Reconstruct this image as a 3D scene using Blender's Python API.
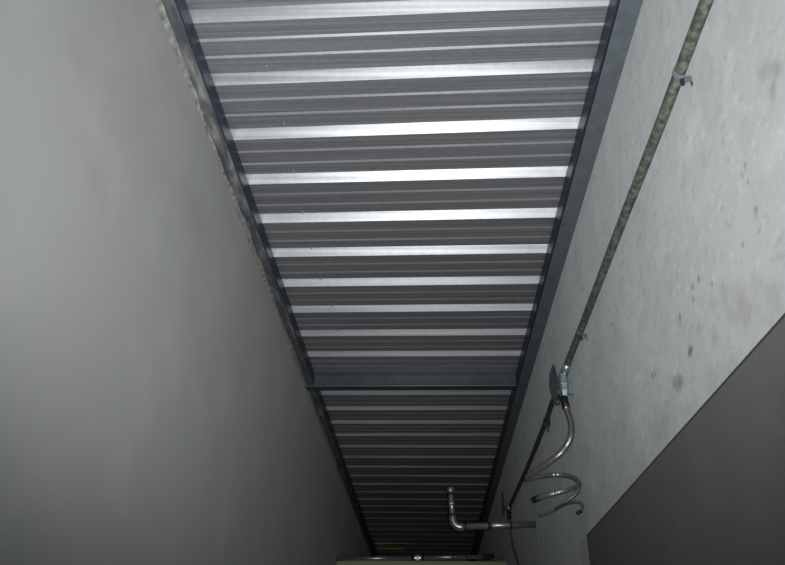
import bpy, bmesh, math, random
from mathutils import Vector, Matrix
random.seed(4)
S = bpy.context.scene
for o in list(bpy.data.objects): bpy.data.objects.remove(o)
COL = S.collection

# ------------------------------------------------------------------ camera, sky, lights, exposure
cd = bpy.data.cameras.new('camera'); cam = bpy.data.objects.new('camera', cd); COL.objects.link(cam)
cd.sensor_width = 36; cd.lens = 36*740/785; cd.clip_start = .01
R_ = Vector((0.9988823, 0.0450042, 0.0144458)); U_ = Vector((0.0099888, -0.4997220, 0.8661282)); F_ = Vector((-0.0461983, 0.8650159, 0.4996130))
m = Matrix.Identity(4)
for i in range(3): m[i][0], m[i][1], m[i][2] = R_[i], U_[i], -F_[i]
m.translation = Vector((0, 0, 1.5)); cam.matrix_world = m
S.camera = cam

w = bpy.data.worlds.new('sky'); S.world = w; w.use_nodes = True
w.node_tree.nodes['Background'].inputs[0].default_value = (.80, .88, 1, 1)
w.node_tree.nodes['Background'].inputs[1].default_value = 0.06

def light(name, kind, loc, energy, **k):
    d = bpy.data.lights.new(name, kind); d.energy = energy
    for a, b in k.items(): setattr(d, a, b)
    o = bpy.data.objects.new(name, d); COL.objects.link(o); o.location = loc; return o
# the camera's own flash, beside the lens
flash = light('flash', 'SPOT', (0.02, 0.01, 1.512), 225, color=(.975, .99, 1), shadow_soft_size=.012, spot_size=math.radians(88), spot_blend=1.0)
flash.rotation_euler = Vector((-.05, .74, .67)).to_track_quat('-Z', 'Y').to_euler()
# daylight coming into the open end of the passage behind the photographer
day = light('daylight_opening', 'AREA', (-.05, -2.3, 1.9), 24, color=(.90, .96, 1), shape='RECTANGLE', size=1.3, size_y=2.4)
day.rotation_euler = Vector((0, 1, .12)).to_track_quat('-Z', 'Y').to_euler()
# added fill lamp without a known source, brightens the side room wall
side_fill = light('side_room_fill', 'AREA', (1.08, -1.7, 1.6), 32, color=(.93, .97, 1), shape='RECTANGLE', size=.7, size_y=2.2)
side_fill.rotation_euler = Vector((0, 1, 0)).to_track_quat('-Z', 'Y').to_euler()

vs = S.view_settings; vs.view_transform = 'Standard'; vs.look = 'None'; vs.gamma = 1; vs.use_curve_mapping = False; vs.exposure = 0.0

# ------------------------------------------------------------------ materials
def nodes(name):
    mt = bpy.data.materials.new(name); mt.use_nodes = True; nt = mt.node_tree
    return mt, nt, nt.nodes['Principled BSDF'], nt.nodes, nt.links
def plain(name, col, rough=.6, metal=0., noise=.15, scale=30, bump=0.):
    mt, nt, b, N, L = nodes(name)
    tc = N.new('ShaderNodeTexCoord'); n = N.new('ShaderNodeTexNoise'); n.inputs['Scale'].default_value = scale; n.inputs['Detail'].default_value = 5
    L.new(tc.outputs['Object'], n.inputs['Vector'])
    r = N.new('ShaderNodeValToRGB'); e = r.color_ramp.elements
    e[0].position = .3; e[1].position = .7
    e[0].color = (*[c*(1-noise) for c in col], 1); e[1].color = (*[min(1, c*(1+noise)) for c in col], 1)
    L.new(n.outputs['Fac'], r.inputs['Fac']); L.new(r.outputs['Color'], b.inputs['Base Color'])
    b.inputs['Roughness'].default_value = rough; b.inputs['Metallic'].default_value = metal
    if bump:
        bp = N.new('ShaderNodeBump'); bp.inputs['Strength'].default_value = bump; bp.inputs['Distance'].default_value = .004
        L.new(n.outputs['Fac'], bp.inputs['Height']); L.new(bp.outputs['Normal'], b.inputs['Normal'])
    return mt

def concrete(name, base, layers, spots=(), bumps=((60, .35, .002),), rough=.85, stretch=(1, 1, 1)):
    """layers: (scale, detail, low, high, colour, amount); spots: (x, y, z, radius, squash_y, colour, amount)"""
    mt, nt, b, N, L = nodes(name)
    tc = N.new('ShaderNodeTexCoord'); mp = N.new('ShaderNodeMapping'); mp.inputs['Scale'].default_value = stretch
    L.new(tc.outputs['Object'], mp.inputs['Vector'])
    col = None
    def mix(fac_socket, colour, prev):
        x = N.new('ShaderNodeMixRGB'); L.new(fac_socket, x.inputs['Fac'])
        if prev is None: x.inputs['Color1'].default_value = (*base, 1)
        else: L.new(prev, x.inputs['Color1'])
        x.inputs['Color2'].default_value = (*colour, 1); return x.outputs['Color']
    for i, (sc, det, lo, hi, c, amt) in enumerate(layers):
        n = N.new('ShaderNodeTexNoise'); n.inputs['Scale'].default_value = sc; n.inputs['Detail'].default_value = det; n.noise_dimensions = '4D'; n.inputs['W'].default_value = i*3.7
        L.new(mp.outputs['Vector'], n.inputs['Vector'])
        mr = N.new('ShaderNodeMapRange'); mr.inputs['From Min'].default_value = lo; mr.inputs['From Max'].default_value = hi
        mr.inputs['To Max'].default_value = amt; mr.clamp = True; L.new(n.outputs['Fac'], mr.inputs['Value'])
        col = mix(mr.outputs['Result'], c, col)
    if spots:
        wn = N.new('ShaderNodeTexNoise'); wn.inputs['Scale'].default_value = 22; wn.inputs['Detail'].default_value = 4; L.new(tc.outputs['Object'], wn.inputs['Vector'])
        for (x, y, z, rad, sq, c, amt) in spots:
            sb = N.new('ShaderNodeVectorMath'); sb.operation = 'SUBTRACT'; L.new(tc.outputs['Object'], sb.inputs[0]); sb.inputs[1].default_value = (x, y, z)
            ml = N.new('ShaderNodeVectorMath'); ml.operation = 'MULTIPLY'; L.new(sb.outputs[0], ml.inputs[0]); ml.inputs[1].default_value = (0, 1/sq, 1)
            ln = N.new('ShaderNodeVectorMath'); ln.operation = 'LENGTH'; L.new(ml.outputs[0], ln.inputs[0])
            ad = N.new('ShaderNodeMath'); ad.operation = 'MULTIPLY_ADD'; L.new(wn.outputs['Fac'], ad.inputs[0]); ad.inputs[1].default_value = rad*1.6; L.new(ln.outputs['Value'], ad.inputs[2])
            mr = N.new('ShaderNodeMapRange'); mr.inputs['From Min'].default_value = rad*.9; mr.inputs['From Max'].default_value = rad*1.9
            mr.inputs['To Min'].default_value = amt; mr.inputs['To Max'].default_value = 0; mr.clamp = True
            mr.inputs['To Min'].default_value = amt*.7; L.new(ad.outputs[0], mr.inputs['Value']); col = mix(mr.outputs['Result'], c, col)
    L.new(col, b.inputs['Base Color']); b.inputs['Roughness'].default_value = rough; b.inputs['Specular IOR Level'].default_value = .2; b.inputs['Diffuse Roughness'].default_value = 1.0
    prev = None
    for (sc, st, dist) in bumps:
        n = N.new('ShaderNodeTexNoise'); n.inputs['Scale'].default_value = sc; n.inputs['Detail'].default_value = 6; L.new(mp.outputs['Vector'], n.inputs['Vector'])
        bp = N.new('ShaderNodeBump'); bp.inputs['Strength'].default_value = st; bp.inputs['Distance'].default_value = dist
        L.new(n.outputs['Fac'], bp.inputs['Height'])
        if prev: L.new(prev, bp.inputs['Normal'])
        prev = bp.outputs['Normal']
    L.new(prev, b.inputs['Normal'])
    return mt

pit = (.05, .052, .045); brown = (.14, .118, .098); STN = (.19, .168, .145)
M = {}
M['left'] = concrete('smooth_grey_plaster', (.188, .192, .189), [
    (1.1, 4, .42, .62, (.172, .177, .17), .7), (3.5, 5, .5, .72, (.222, .225, .219), .6), (40, 3, .4, .7, (.18, .183, .178), .35)],
    spots=[(0, 1.12, 2.72, .05, 1.2, (.12, .12, .115), .5), (0, 1.35, 2.55, .08, 1.0, (.145, .145, .135), .4), (0, 1.95, 2.9, .10, 2.4, (.14, .13, .12), .5)],
    bumps=((3, .25, .02), (130, .18, .0015)))
sp = [(0, y, z, r, q, c, a) for (y, z, r, q, c, a) in [
    (1.474, 2.353, .010, 1, pit, .9), (1.412, 2.304, .010, 1, pit, .85), (1.517, 2.356, .013, 1, pit, .6), (1.529, 2.331, .013, 1, pit, .7),
    (1.63, 2.334, .013, 1, pit, .8), (1.563, 2.276, .009, 1, pit, .6), (1.611, 2.235, .014, 1.3, pit, .7), (1.909, 2.299, .015, 1, pit, .7),
    (1.73, 2.200, .030, 1.4, brown, .95), (2.032, 2.547, .012, 1, pit, .55), (1.425, 2.268, .030, 1, STN, .4), (1.364, 2.236, .060, .8, STN, .55), (1.300, 2.199, .062, .8, STN, .55), (1.235, 2.168, .062, .8, STN, .5), (1.178, 2.141, .060, .8, STN, .5),
    (1.364, 2.201, .030, 1, STN, .4), (1.527, 2.250, .028, 1, STN, .55), (1.461, 2.203, .030, 1, STN, .5), (1.756, 2.214, .022, 1, brown, .9), (1.707, 2.196, .02, 1, brown, .8), (1.611, 2.235, .012, 2, pit, .8),
    (1.283, 2.412, .009, 1, pit, .5), (1.149, 2.417, .012, .8, pit, .7), (1.156, 2.381, .010, 1, pit, .7), (1.008, 2.511, .022, 1, pit, .35), (.993, 2.459, .018, 1, pit, .4), (.959, 2.473, .02, 1, pit, .45), (1.207, 2.477, .013, 1, pit, .3),
    (2.232, 2.618, .012, 1, pit, .6), (2.207, 2.583, .012, 1, pit, .5), (1.886, 2.296, .013, 1, pit, .7),
    (1.155, 2.246+.07, .008, 1.5, pit, .7), (1.238, 2.262+.03, .009, 1, pit, .6), (1.165, 2.275, .007, 1.2, pit, .6), (1.109, 2.665, .015, .8, pit, .35),
    (.995, 2.50, .05, 1.2, (.17, .165, .15), .35), (1.17, 2.409, .012, .6, pit, .6), (2.30, 2.30, .06, 1.8, (.21, .20, .175), .5),
    (1.9, 2.16, .05, 3, (.20, .185, .165), .5), (3.05, 2.2, .1, 2, (.19, .195, .18), .5)]]
M['right'] = concrete('rough_trowelled_plaster', (.285, .303, .30), [
    (1.6, 5, .42, .65, (.24, .255, .252), .6), (7, 6, .52, .74, (.35, .363, .358), .5), (30, 5, .56, .74, (.20, .205, .195), .6), (55, 4, .55, .72, (.37, .385, .38), .45), (11, 6, .55, .70, (.235, .24, .232), .6), (4.2, 4, .58, .72, (.24, .23, .207), .4)],
    spots=sp, bumps=((7, .5, .016), (24, .55, .008), (70, .35, .003)), stretch=(1, .85, 1.1))
M['dark'] = concrete('raw_grey_plaster', (.46, .455, .445), [(1.4, 5, .4, .65, (.40, .395, .385), .7), (5, 5, .5, .7, (.50, .50, .48), .5)], bumps=((5, .3, .01), (90, .2, .002)))
M['pillar'] = concrete('pale_plaster', (.36, .37, .35), [(3, 5, .4, .65, (.30, .31, .29), .6)])
M['beige'] = concrete('beige_plaster', (.56, .53, .41), [(3, 5, .4, .65, (.48, .455, .35), .5)])
M['floor'] = concrete('floor_screed', (.20, .20, .195), [(2, 6, .4, .65, (.14, .14, .135), .7), (20, 4, .5, .7, (.26, .26, .25), .4)])
M['slab'] = concrete('slab_concrete', (.18, .18, .18), [(2, 5, .4, .65, (.14, .14, .14), .6)])
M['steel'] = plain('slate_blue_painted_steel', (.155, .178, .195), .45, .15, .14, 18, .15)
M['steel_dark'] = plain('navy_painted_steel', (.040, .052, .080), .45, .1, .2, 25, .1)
M['steel_beam'] = plain('blue_grey_channel_paint', (.062, .078, .094), .42, .2, .2, 14, .15)
M['mortar'] = plain('splashed_mortar', (.30, .30, .275), .9, 0, .45, 40, .8)
M['black'] = plain('black_rubber', (.012, .012, .013), .5, 0, .2, 40)
M['cable'] = plain('grey_cable_sheath', (.10, .10, .10), .55, 0, .2, 30)
M['water'] = plain('galvanised_pipe', (.44, .45, .46), .30, .70, .15, 40)
M['coupling'] = plain('dark_malleable_fitting', (.045, .045, .05), .5, .5, .2, 40)
M['screw'] = plain('zinc_screw', (.32, .34, .38), .4, .7, .1, 80)
M['box'] = plain('zinc_box', (.42, .50, .51), .35, .7, .25, 25, .3)
M['flex'] = plain('flexible_steel_conduit', (.33, .33, .31), .33, .75, .2, 60)
M['yellow'] = plain('yellow_sheet', (.80, .76, .38), .5, 0, .4, 3)

def galv(name, col, rough):
    mt, nt, b, N, L = nodes(name)
    tc = N.new('ShaderNodeTexCoord'); mp = N.new('ShaderNodeMapping'); mp.inputs['Scale'].default_value = (.6, 90, 1)
    n = N.new('ShaderNodeTexNoise'); n.inputs['Scale'].default_value = 1.2; n.inputs['Detail'].default_value = 4
    L.new(tc.outputs['Object'], mp.inputs['Vector']); L.new(mp.outputs['Vector'], n.inputs['Vector'])
    v = N.new('ShaderNodeTexVoronoi'); v.inputs['Scale'].default_value = 45; L.new(tc.outputs['Object'], v.inputs['Vector'])
    r = N.new('ShaderNodeValToRGB'); e = r.color_ramp.elements; e[0].position = .32; e[1].position = .68
    e[0].color = (*[c*.74 for c in col], 1); e[1].color = (*[c*1.18 for c in col], 1); L.new(n.outputs['Fac'], r.inputs['Fac'])  # streaky sheet tone; its contrast also stands in for shade along the grooves
    x = N.new('ShaderNodeMixRGB'); x.blend_type = 'SOFT_LIGHT'; x.inputs['Fac'].default_value = .12; L.new(r.outputs['Color'], x.inputs['Color1']); L.new(v.outputs['Distance'], x.inputs['Color2'])
    L.new(x.outputs['Color'], b.inputs['Base Color']); b.inputs['Metallic'].default_value = .67; b.inputs['Roughness'].default_value = rough
    return mt
M['deck'] = galv('galvanised_deck', (.47, .48, .50), .46)

def conduit_mat():
    mt, nt, b, N, L = nodes('weathered_conduit')
    tc = N.new('ShaderNodeTexCoord'); n = N.new('ShaderNodeTexNoise'); n.inputs['Scale'].default_value = 55; n.inputs['Detail'].default_value = 8; L.new(tc.outputs['Object'], n.inputs['Vector'])
    r = N.new('ShaderNodeValToRGB'); e = r.color_ramp.elements; e[0].position = .38; e[0].color = (.085, .086, .076, 1); e[1].position = .72; e[1].color = (.26, .27, .225, 1)
    k = e.new(.52); k.color = (.15, .155, .13, 1)
    L.new(n.outputs['Fac'], r.inputs['Fac']); L.new(r.outputs['Color'], b.inputs['Base Color']); b.inputs['Roughness'].default_value = .6; b.inputs['Metallic'].default_value = .25
    bp = N.new('ShaderNodeBump'); bp.inputs['Strength'].default_value = .12; bp.inputs['Distance'].default_value = .0015; L.new(n.outputs['Fac'], bp.inputs['Height']); L.new(bp.outputs['Normal'], b.inputs['Normal'])
    return mt
M['conduit'] = conduit_mat()
M['conduit_dark'] = plain('dark_weathered_conduit', (.075, .08, .075), .55, .3, .5, 18, .3)

def smear_mat():
    mt, nt, b, N, L = nodes('mortar_splashed_flange')
    tc = N.new('ShaderNodeTexCoord'); n = N.new('ShaderNodeTexNoise'); n.inputs['Scale'].default_value = 11; n.inputs['Detail'].default_value = 8; n.inputs['Roughness'].default_value = .65; mp = N.new('ShaderNodeMapping'); mp.inputs['Scale'].default_value = (2.6, .55, 1); L.new(tc.outputs['Object'], mp.inputs['Vector']); L.new(mp.outputs['Vector'], n.inputs['Vector'])
    r = N.new('ShaderNodeValToRGB'); e = r.color_ramp.elements; e[0].position = .42; e[0].color = (.075, .085, .10, 1); e[1].position = .68; e[1].color = (.33, .33, .31, 1)
    k = e.new(.54); k.color = (.15, .155, .155, 1)
    L.new(n.outputs['Fac'], r.inputs['Fac']); L.new(r.outputs['Color'], b.inputs['Base Color']); b.inputs['Roughness'].default_value = .75
    bp = N.new('ShaderNodeBump'); bp.inputs['Strength'].default_value = .7; bp.inputs['Distance'].default_value = .006; L.new(n.outputs['Fac'], bp.inputs['Height']); L.new(bp.outputs['Normal'], b.inputs['Normal'])
    return mt
M['smear'] = smear_mat()

# ------------------------------------------------------------------ helpers
def link(name, bm, mat, parent=None, smooth=False, bevel=0):
    me = bpy.data.meshes.new(name); bmesh.ops.recalc_face_normals(bm, faces=bm.faces[:]); bm.to_mesh(me); bm.free()
    me.materials.append(M[mat]); o = bpy.data.objects.new(name, me); COL.objects.link(o)
    if parent: o.parent = parent
    if smooth:
        for p in me.polygons: p.use_smooth = True
    if bevel:
        b = o.modifiers.new('bevel', 'BEVEL'); b.width = bevel; b.segments = 2; b.limit_method = 'ANGLE'
    return o
def tag(o, label=None, cat=None, group=None, kind=None):
    for k, v in (('label', label), ('category', cat), ('group', group), ('kind', kind)):
        if v: o[k] = v
    return o
def empty(name, loc=(0, 0, 0)):
    o = bpy.data.objects.new(name, None); o.location = loc; o.empty_display_size = .05; COL.objects.link(o); return o
def box(bm, a, b):
    v = [bm.verts.new((x, y, z)) for x in (a[0], b[0]) for y in (a[1], b[1]) for z in (a[2], b[2])]
    for f in ((0, 1, 3, 2), (4, 6, 7, 5), (0, 4, 5, 1), (2, 3, 7, 6), (0, 2, 6, 4), (1, 5, 7, 3)): bm.faces.new([v[i] for i in f])
def boxes(*prs):
    bm = bmesh.new()
    for a, b in prs: box(bm, a, b)
    return bm
def spline(pts, n=8):
    """smooth curve through the points"""
    P = [Vector(p) for p in pts]; P = [P[0]*2-P[1]] + P + [P[-1]*2-P[-2]]; out = []
    for i in range(1, len(P)-2):
        for k in range(n):
            t = k/n; a, b, c, d = P[i-1:i+3]
            out.append(.5*((2*b)+(c-a)*t+(2*a-5*b+4*c-d)*t*t+(3*b-a-3*c+d)*t**3))
    out.append(P[-2]); return out
def tube(bm, pts, rad, seg=14, ridge=0, cap=True):
    pts = [Vector(p) for p in pts]; n = len(pts); up = None; rings = []
    for i, p in enumerate(pts):
        t = (pts[min(i+1, n-1)]-pts[max(i-1, 0)]).normalized()
        if up is None: up = t.orthogonal().normalized()
        up = (up-t*up.dot(t)).normalized(); s = t.cross(up)
        r = rad(i/(n-1)) if callable(rad) else rad
        if ridge and i % 2: r -= ridge
        rings.append([bm.verts.new(p+(up*math.cos(2*math.pi*k/seg)+s*math.sin(2*math.pi*k/seg))*r) for k in range(seg)])
    for a, b in zip(rings, rings[1:]):
        for k in range(seg): bm.faces.new((a[k], a[(k+1) % seg], b[(k+1) % seg], b[k]))
    if cap: bm.faces.new(rings[0]); bm.faces.new(rings[-1][::-1])
def tb(*a, **k):
    bm = bmesh.new(); tube(bm, *a, **k); return bm
def struct(name, bm, mat, label=None, **k):
    o = link(name, bm, mat, **k); tag(o, label, None, None, 'structure'); return o

# ------------------------------------------------------------------ the setting
XL, XR, ZD, ZF = -.757, .614, 3.30, 3.23         # wall faces, deck underside, rail underside
Y0, Y1 = -1.3, 10.75
def wall(name, x0, x1, y0, y1, z0, z1, mat, label=None, sub=0):
    bm = boxes(((x0, y0, z0), (x1, y1, z1))); return struct(name, bm, mat, label)
wall('wall_left', XL-.2, XL, Y0, Y1+.2, 0, 3.75, 'left', 'smooth grey plastered wall along the left of the passage')
bm = bmesh.new(); sec = [(XR, 2.10), (XR+.05, 2.19), (XR+.05, 3.75), (XR, 3.75)]
for ya, yb, sc in ((Y0, 4.42, sec), (4.42, Y1, [(XR, 2.625), (XR+.05, 2.625), (XR+.05, 3.75), (XR, 3.75)])):
    A = [bm.verts.new((x, ya, z)) for x, z in sc]; B = [bm.verts.new((x, yb, z)) for x, z in sc]; bm.faces.new(A); bm.faces.new(B[::-1])
    for k in range(4): bm.faces.new((A[k], A[(k+1) % 4], B[(k+1) % 4], B[k]))
struct('wall_right', bm, 'right', 'pale rough trowelled wall above the opening, carrying the conduit')
wall('wall_right_rear', XR+.012, XR+.062, 4.42, Y1, 0, 2.6245, 'right', 'shaded set-back wall at the rear, behind the wall pipe')
wall('wall_side_room', 1.50, 1.66, -1.3, 9.0, 0, 3.75, 'dark', 'dark grey wall seen through the opening at lower right')
wall('wall_side_room_rear', XR+.062, 1.50, 8.8, 9.0, 0, 3.75, 'dark')
wall('wall_rear', XL, XR-.001, Y1, Y1+.2, 0, 3.75, 'dark')
wall('wall_partition', XL, XR+.011, 6.36, 6.50, 0, 2.550, 'beige', 'low beige partition wall behind the bottom pipe')
wall('floor', XL-.2, 1.66, -2.2, Y1+.2, -.12, 0, 'floor')
wall('ceiling', XL-.2, XR+.14, Y0, Y1+.2, 3.46, 3.60, 'slab')
wall('ceiling_side_room', XR+.051, 1.66, -1.3, 9.0, 2.95, 3.1, 'slab')
bm = boxes(((XR+.0625, 4.43, 0), (.855, 4.62, 2.949)), ((.80, 4.68, 0), (.95, 4.86, 2.949)), ((XR+.0625, 4.60, 0), (.86, 4.70, 2.949)))
o = link('concrete_pillar', bm, 'pillar', bevel=.006); tag(o, 'pale plastered pillar glimpsed under the rear end of the right wall', 'pillar')

# ------------------------------------------------------------------ corrugated decking
NL = [1.47, 1.73, 2.003, 2.268, 2.538, 2.812, 3.090, 3.365, 3.650, 3.925]
NR = [1.445, 1.703, 1.975, 2.250, 2.525, 2.805, 3.085, 3.363, 3.652, 3.932]
PITCH = .275; OFF = .058
def profile(prev, cur):
    """heights over one period (prev -> cur = rear foot of the deep rib)"""
    s = cur-prev; P = [(0, 0), (.12, 0), (.130, .004), (.252, .004), (.28, 0), (.385, 0), (.395, .004), (.518, .004), (.546, 0), (.725, 0)]
    R = [(.725, 0), (.745, .032), (.912, .032), (1, 0)]
    f = lambda q: [(prev+t*s, z) for t, z in q]
    return f(P), f(R)
def strip(pl, pr, xl, xr, z0, nx=8):
    bm = bmesh.new(); th = .0012; rows = []
    for side in (0, th):
        g = []
        for (yl, zl), (yr, zr) in zip(pl, pr):
            g.append([bm.verts.new((xl+(xr-xl)*i/nx, yl+(yr-yl)*i/nx, z0+zl+(zr-zl)*i/nx+side)) for i in range(nx+1)])
        rows.append(g)
        for a, b in zip(g, g[1:]):
            for i in range(nx): bm.faces.new((a[i], a[i+1], b[i+1], b[i]))
    g, h = rows
    for j in (0, -1):
        for i in range(nx): bm.faces.new((g[j][i], g[j][i+1], h[j][i+1], h[j][i]))
    for j in range(len(g)-1):
        for i in (0, nx): bm.faces.new((g[j][i], g[j+1][i], h[j+1][i], h[j][i]))
    return bm
def decking(root, feetL, feetR, xl, xr, z0, screws=False, ymin=None):
    for (a, b), (c, d) in zip(zip(feetL, feetL[1:]), zip(feetR, feetR[1:])):
        pl, rl = profile(a, b); pr, rr = profile(c, d)
        link('pan', strip(pl, pr, xl, xr, z0), 'deck', root)
        r = link('raised_rib', strip(rl, rr, xl, xr, z0), 'deck', root)
        if screws:
            for sx in (-.50+random.uniform(-.02, .012),):
                y = a+.712*(b-a)+ (c-a)*(sx-xl)/(xr-xl)
                bm = bmesh.new(); bmesh.ops.create_uvsphere(bm, u_segments=10, v_segments=6, radius=.0055)
                bmesh.ops.transform(bm, matrix=Matrix.Translation((sx, y, z0-.002)) @ Matrix.Diagonal((1, 1, .6, 1)), verts=bm.verts[:])
                tube(bm, [(sx, y, z0-.001), (sx, y, z0-.012)], .0018, 8)
                link('screw', bm, 'screw', root, smooth=True)
fl = [NL[0]-PITCH*k for k in range(9, 0, -1)] + NL; fr = [NR[0]-PITCH*k for k in range(9, 0, -1)] + NR
root = tag(empty('metal_decking', (-.08, 1.5, ZD)), 'near bay of bright galvanised ribbed roof decking, in front of the cross beam', 'roof decking', 'ribbed roof decking bays')
inv = Matrix.Translation((.08, -1.5, -ZD))
kids = []
decking(root, [y+OFF for y in fl], [y+OFF for y in fr], XL+.03, XR-.03, ZD, True)
link('pan', strip(profile(NL[-1]+OFF, NL[-1]+OFF+PITCH)[0]+[(4.235, .0005)], profile(NR[-1]+OFF, NR[-1]+OFF+PITCH)[0]+[(4.236, .0005)], XL+.03, XR-.03, ZD), 'deck', root)
root2 = tag(empty('metal_decking', (-.08, 7, ZD)), 'dark far bay of ribbed roof decking, beyond the cross beam', 'roof decking', 'ribbed roof decking bays')
fe = [4.30] + [4.545+OFF+.283*k for k in range(0, 23)]
decking(root2, [y-.002 for y in fe], [y+.004 for y in fe], XL+.03, XR-.03, ZD)
for rt in (root, root2):
    for ch in [o for o in bpy.data.objects if o.parent == rt]: ch.matrix_parent_inverse = Matrix.Translation(-rt.location)

# ------------------------------------------------------------------ steel frame
def at_world(rt):
    for ch in [o for o in bpy.data.objects if o.parent == rt]: ch.matrix_parent_inverse = Matrix.Translation(-rt.location)
rr = tag(empty('steel_rail', (.58, 1.5, ZF)), 'slate blue painted steel rail on the right, between decking and pale wall', 'steel rail', 'steel rails along the decking')
link('bottom_flange', boxes(((.5505, Y0, ZF), (XR, Y1, ZF+.006))), 'steel', rr, bevel=.001)
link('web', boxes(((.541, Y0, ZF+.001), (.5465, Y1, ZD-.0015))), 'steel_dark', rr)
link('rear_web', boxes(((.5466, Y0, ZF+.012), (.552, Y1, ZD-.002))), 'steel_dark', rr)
tag(link('seam_strip', tb(spline([(.5485+random.uniform(-.0015, .0015), Y0+.1+k*.3, ZF+.008) for k in range(39)], 3), .0022, 6), 'black', rr), 'dark seam line')  # black strip standing in for the dark gap between flange and web
for y, z in ((1.375, ZF+.052), (3.55, ZF+.05)):
    link('bolt', tb([(.534, y, z), (.541, y, z)], .006, 6), 'black', rr)
at_world(rr)
rl = tag(empty('steel_rail', (-.73, 1.5, ZF)), 'mortar splashed navy steel rail on the left, between smooth wall and decking', 'steel rail', 'steel rails along the decking')
bm = bmesh.new(); n = 420; prev = None
for i in range(n+1):
    y = Y0+(Y1-Y0)*i/n; r = [bm.verts.new((XL+(.050)*k/6+(random.uniform(-.001, .001) if 0 < k < 6 else 0), y, ZF+.004-(random.uniform(0, .003)+(.004 if random.random() < .08 else 0) if 0 < k < 6 else 0))) for k in range(7)]
    if prev:
        for k in range(6): bm.faces.new((prev[k], prev[k+1], r[k+1], r[k]))
    prev = r
tag(link('bottom_flange', bm, 'smear', rl, smooth=True), 'mortar splashed underside')
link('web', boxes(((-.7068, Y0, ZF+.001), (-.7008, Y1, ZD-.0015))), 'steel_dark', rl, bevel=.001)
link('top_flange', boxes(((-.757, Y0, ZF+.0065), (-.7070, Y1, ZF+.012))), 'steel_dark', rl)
# ragged mortar fillet against the wall
bm = bmesh.new(); prev = None
for i in range(361):
    y = Y0+(Y1-Y0)*i/360; a = .006+random.uniform(0, .006)+.004*math.sin(y*7)*math.sin(y*2.3); h = .010+random.uniform(-.003, .008)+.006*math.sin(y*5+1)
    r = [bm.verts.new(p) for p in ((XL+.0003, y, ZF-h), (XL+a*.6, y, ZF-h*.45), (XL+a*1.2, y, ZF+.0015))]
    if prev:
        for k in range(2): bm.faces.new((prev[k], prev[k+1], r[k+1], r[k]))
    prev = r
tag(link('mortar_fillet', bm, 'mortar', rl, smooth=True), 'ragged pale mortar joint')
at_world(rl)

cb = tag(empty('cross_beam', (-.1, 4.26, 3.215)), 'blue grey steel channel spanning between the rails across the decking', 'steel beam')
xa, xb = -.752, .5405
link('web', boxes(((xa+.03, 4.243, 3.228), (xb, 4.249, 3.2985))), 'steel_beam', cb, bevel=.001)
link('top_lip', boxes(((xa+.05, 4.232, 3.292), (xb, 4.2428, 3.2985))), 'steel_beam', cb, bevel=.001)
link('bottom_flange', boxes(((xa, 4.236, 3.213), (xb, 4.305, 3.2275))), 'steel_beam', cb, bevel=.004)
link('rear_lip', boxes(((xa+.03, 4.3055, 3.218), (xb, 4.312, 3.24))), 'steel_beam', cb, bevel=.001)
at_world(cb)

# ------------------------------------------------------------------ conduit run on the right wall
cr = tag(empty('conduit', (.59, 1.9, 2.77)), 'long weathered grey conduit clipped along the pale right wall', 'conduit', 'wall conduits')
run = [(.592, -1.25, 2.80), (.592, .3, 2.799), (.592, 1.076, 2.796), (.592, 1.469, 2.786), (.592, 1.896, 2.786), (.592, 2.462, 2.779), (.590, 2.80, 2.775), (.586, 2.915, 2.764)]
link('tube', tb(spline(run, 6), .0135, 16), 'conduit', cr, smooth=True)
def clip(root, y, z, r=.0145, screw=True):
    bm = bmesh.new(); n = 14; pr_ = None                       # saddle strap over the tube
    path = [(.6135, z+.020+.012), (.6135, z+r+.002)] + [(.592-r*.99*math.sin(a), z+r*.99*math.cos(a)) for a in [math.pi*k/n for k in range(n+1)]] + [(.6135, z-r-.002), (.6135, z-.040)]
    for (x, zz) in path:
        q = [bm.verts.new((x, y-.006, zz)), bm.verts.new((x, y+.006, zz)), bm.verts.new((x-.0015, y+.006, zz)), bm.verts.new((x-.0015, y-.006, zz))]
        if pr_:
            for k in range(4): bm.faces.new((pr_[k], pr_[(k+1) % 4], q[(k+1) % 4], q[k]))
        pr_ = q
    c = link('clip', bm, 'box', root, smooth=False)
    c.parent = root
    s = link('screw', tb([(.612, y, z-.025), (.5965, y, z-.025), (.5955, y, z-.025)], lambda t: .003 if t < .4 else .0075, 10), 'screw', c, smooth=False)
    s2 = link('wing', boxes(((.588, y-.0035, z-.040), (.596, y+.0035, z-.022))), 'coupling', c, bevel=.001)
    return c
clip(cr, 1.272, 2.790); clip(cr, 2.60, 2.778)
at_world(cr)

jb = tag(empty('junction_box', (.59, 2.95, 2.68)), 'small galvanised junction box at the end of the weathered conduit', 'junction box')
body = bmesh.new()
sec = [(.546, .590, 2.640, 2.655), ]
pts = [(2.750, .014), (2.738, .019), (2.70, .021), (2.697, .0235), (2.690, .0235), (2.687, .020), (2.665, .020), (2.645, .016), (2.630, .013)]
prev = None
for z, h in pts:
    r = [body.verts.new((.572+h*.85*cx, 2.95+h*1.2*cy, z)) for cx, cy in ((-1, -.6), (-.6, -1), (.6, -1), (1, -.6), (1, .6), (.6, 1), (-.6, 1), (-1, .6))]
    if prev:
        for k in range(8): body.faces.new((prev[k], prev[(k+1) % 8], r[(k+1) % 8], r[k]))
    else: body.faces.new(r)
    prev = r
body.faces.new(prev[::-1])
link('housing', body, 'box', jb, bevel=.0015)
link('mounting_lug', boxes(((.590, 2.952, 2.66), (.6135, 2.972, 2.72))), 'box', jb, bevel=.001)
link('inlet_hub', tb([(.588, 2.895, 2.768), (.578, 2.945, 2.742)], .0165, 14), 'box', jb, smooth=True)
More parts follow.
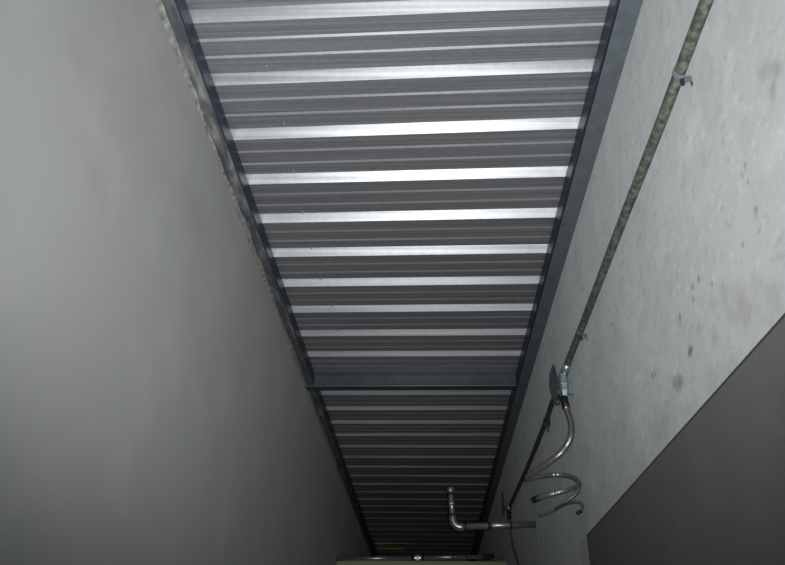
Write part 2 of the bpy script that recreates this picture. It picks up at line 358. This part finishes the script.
link('gland', tb([(.5665, 2.938, 2.634), (.566, 2.93, 2.617), (.566, 2.908, 2.578)], .0155, 14), 'black', jb, smooth=True)
link('screw', tb([(.5600, 2.930, 2.712), (.5560, 2.925, 2.712)], .005, 8), 'screw', jb)
# narrow leaf-shaped cover swung open beside the box
leaf = bmesh.new(); out = [(.540, 2.795), (.529, 2.772), (.521, 2.750), (.514, 2.700), (.518, 2.655), (.524, 2.610), (.534, 2.610), (.546, 2.655), (.551, 2.700), (.549, 2.750), (.545, 2.775)]
A = [leaf.verts.new((x, 2.950, z)) for x, z in out]; B = [leaf.verts.new((x+.001, 2.954, z)) for x, z in out]
leaf.faces.new(A); leaf.faces.new(B[::-1])
for k in range(len(A)): leaf.faces.new((A[k], A[(k+1) % len(A)], B[(k+1) % len(A)], B[k]))
cv = link('cover', leaf, 'coupling', jb, bevel=.0008); tag(cv, 'dark narrow cover plate swung open')
link('hinge', tb([(.548, 2.952, 2.70), (.566, 2.95, 2.70)], .004, 8), 'coupling', jb)
at_world(jb)

c2 = tag(empty('conduit', (.585, 4, 2.77)), 'thin dark conduit running from behind the junction box to the rear elbow box', 'conduit', 'wall conduits')
link('tube', tb(spline([(.547, 2.99, 2.632), (.570, 3.12, 2.715), (.590, 3.353, 2.772), (.592, 3.6, 2.765), (.592, 4.0, 2.764), (.592, 4.42, 2.768), (.593, 4.9, 2.783), (.594, 5.38, 2.802), (.594, 5.568, 2.808)], 6), .0125, 12), 'conduit_dark', c2, smooth=True)
link('clip', boxes(((.580, 3.60, 2.742), (.6135, 3.612, 2.782))), 'coupling', c2, bevel=.001)
link('wing', boxes(((.596, 3.60, 2.715), (.603, 3.615, 2.742))), 'coupling', c2)
at_world(c2)

b2 = tag(empty('elbow_box', (.6, 5.65, 2.8)), 'small pale elbow box on the rear wall, above the wall pipe', 'junction box')
bm = bmesh.new(); bmesh.ops.create_uvsphere(bm, u_segments=14, v_segments=8, radius=.026, matrix=Matrix.Translation((.588, 5.60, 2.812)) @ Matrix.Diagonal((.9, 1, 1.35, 1)))
link('housing', bm, 'water', b2, smooth=True)
tag(link('back_plate', boxes(((.550, 5.66, 2.76), (.562, 5.69, 2.93))), 'black', b2, bevel=.002), 'dark upright plate')
link('bracket', boxes(((.562, 5.665, 2.80), (.6135, 5.685, 2.83))), 'black', b2)
link('gland', tb([(.588, 5.60, 2.78), (.588, 5.60, 2.72)], .016, 12), 'black', b2, smooth=True)
at_world(b2)
ca = link('hanging_cable', tb(spline([(.588, 5.60, 2.74), (.590, 5.60, 2.66), (.596, 5.58, 2.545), (.604, 5.48, 2.45), (.612, 5.35, 2.33), (.6165, 5.2, 2.15), (.6165, 5.15, 1.6)], 8), .0075, 10), 'cable', smooth=True)
tag(ca, 'thin grey cable hanging from the elbow box past the beige partition', 'cable')

# ------------------------------------------------------------------ flexible conduit coil hanging from the box
fx = tag(empty('flexible_conduit', (.56, 2.93, 2.6)), 'loose grey flexible conduit hanging in zigzag loops from the junction box', 'flexible conduit')
h1 = [(.5665, 2.9055, 2.573), (.567, 2.895, 2.557), (.569, 2.86, 2.494), (.556, 2.84, 2.430), (.519, 2.85, 2.377), (.465, 2.90, 2.344), (.409, 2.97, 2.320)]
h2 = [(.400, 2.995, 2.316), (.402, 3.02, 2.320), (.456, 3.05, 2.336), (.523, 3.08, 2.351), (.570, 3.04, 2.335), (.589, 2.98, 2.303), (.580, 2.90, 2.262), (.546, 2.85, 2.236), (.474, 2.83, 2.213), (.412, 2.88, 2.205)]
h3 = [(.592, 2.97, 2.290), (.597, 2.985, 2.276), (.585, 3.0, 2.253), (.538, 3.0, 2.217), (.481, 2.98, 2.181), (.432, 2.95, 2.159)]
h4 = [(.492, 2.955, 2.183), (.516, 2.92, 2.190), (.547, 2.89, 2.193), (.572, 2.88, 2.190), (.580, 2.87, 2.170), (.569, 2.87, 2.153), (.558, 2.87, 2.149)]
hose = spline(h1+h2[1:], 20)
link('hose', tb(hose, lambda t: .0125-.0028*min(1, max(0, (t-.35)/.2)), 12, .0009), 'flex', fx)
link('lower_hose', tb(spline(h3, 20), .0075, 12, .0006), 'flex', fx)
link('wire_hook', tb(spline(h4, 8), .0055, 10), 'conduit_dark', fx, smooth=True)
link('end_cap', tb([(.424, 2.873, 2.207), (.401, 2.888, 2.2015)], .0115, 12), 'black', fx, smooth=True)
link('hook_tip', tb([(.571, 2.87, 2.156), (.556, 2.87, 2.148)], .0072, 10), 'black', fx, smooth=True)
at_world(fx)

# ------------------------------------------------------------------ galvanised water pipes
wp = tag(empty('wall_pipe', (.6, 4.46, 2.44)), 'bent galvanised pipe sticking out of the right wall and turning up', 'pipe')
R = .0175
link('horizontal_run', tb([(.640, 4.46, 2.4435), (.20, 4.46, 2.4285)], R, 18), 'water', wp, smooth=True)
arc = [(.139+.045*(1-math.cos(a)) - .0, 4.46, 2.470-.045*math.sin(a)) for a in [math.pi/2*k/8 for k in range(9)]]
link('elbow', tb([(.137, 4.46, 2.49)]+arc+[(.205, 4.46, 2.4265)], .0215, 18), 'water', wp, smooth=True)
link('riser', tb([(.137, 4.46, 2.485), (.130, 4.46, 2.63)], .0155, 18), 'water', wp, smooth=True)
link('socket', tb([(.1335, 4.46, 2.545), (.1315, 4.46, 2.575)], .019, 18), 'water', wp, smooth=True)
tag(link('end_cap', tb([(.1305, 4.46, 2.622), (.129, 4.46, 2.655)], .021, 12), 'water', wp, smooth=True), 'bright end cap')
for x0, x1 in ((.196, .216), (.340, .362), (.468, .482)):
    zz = lambda x: 2.4285+(x-.2)*.034
    tag(link('coupling', tb([(x0, 4.46, zz(x0)), (x1, 4.46, zz(x1))], .0195, 16), 'coupling', wp, smooth=True), 'dark joint ring')
for z0, z1 in ((2.489, 2.499), (2.612, 2.622)):
    tag(link('coupling', tb([(.137-(z0-2.489)*.055, 4.46, z0), (.137-(z1-2.489)*.055, 4.46, z1)], .0205, 16), 'coupling', wp, smooth=True), 'dark joint ring')
at_world(wp)

lp = tag(empty('cross_pipe', (-.1, 6.33, 2.56)), 'galvanised pipe running across the passage along the beige partition', 'pipe')
zl = lambda x: 2.5555+(x+.757)*.0215
def lpt(x0, x1, r): return tb([(x0, 6.33, zl(x0)), (x1, 6.33, zl(x1))], r, 16)
link('run', lpt(XL, -.15, .0165), 'water', lp, smooth=True); link('run', lpt(-.15, .435, .0165), 'water', lp, smooth=True)
bm = lpt(-.120, -.070, .025); tube(bm, [(-.105, 6.33, zl(-.1)), (-.085, 6.33, zl(-.1))], .029, 6)
link('union', bm, 'water', lp)
for x0, x1 in ((-.150, -.132), (-.064, -.045), (.185, .196), (.30, .306)):
    tag(link('coupling', lpt(x0, x1, .0185), 'coupling', lp, smooth=True), 'dark joint ring')
bm = lpt(.430, .480, .022); tube(bm, spline([(.470, 6.33, zl(.47)), (.495, 6.335, zl(.49)), (.505, 6.36, zl(.5)+.01), (.505, 6.45, zl(.5)+.02)], 5), .021, 14)
tag(link('elbow', bm, 'coupling', lp, smooth=True), 'dark elbow turning back over the partition')
at_world(lp)

# two plain yellow sheets just under the deck at the far end
bm = boxes(((-.66, 9.45, 3.262), (-.24, 9.66, 3.268)), ((-.66, 9.78, 3.262), (-.30, 10.15, 3.268)))
# (opaque slabs, unframed)
tag(link('yellow_sheets', bm, 'yellow'), 'small yellowish sheets in the dark far end of the decking', 'roof light')
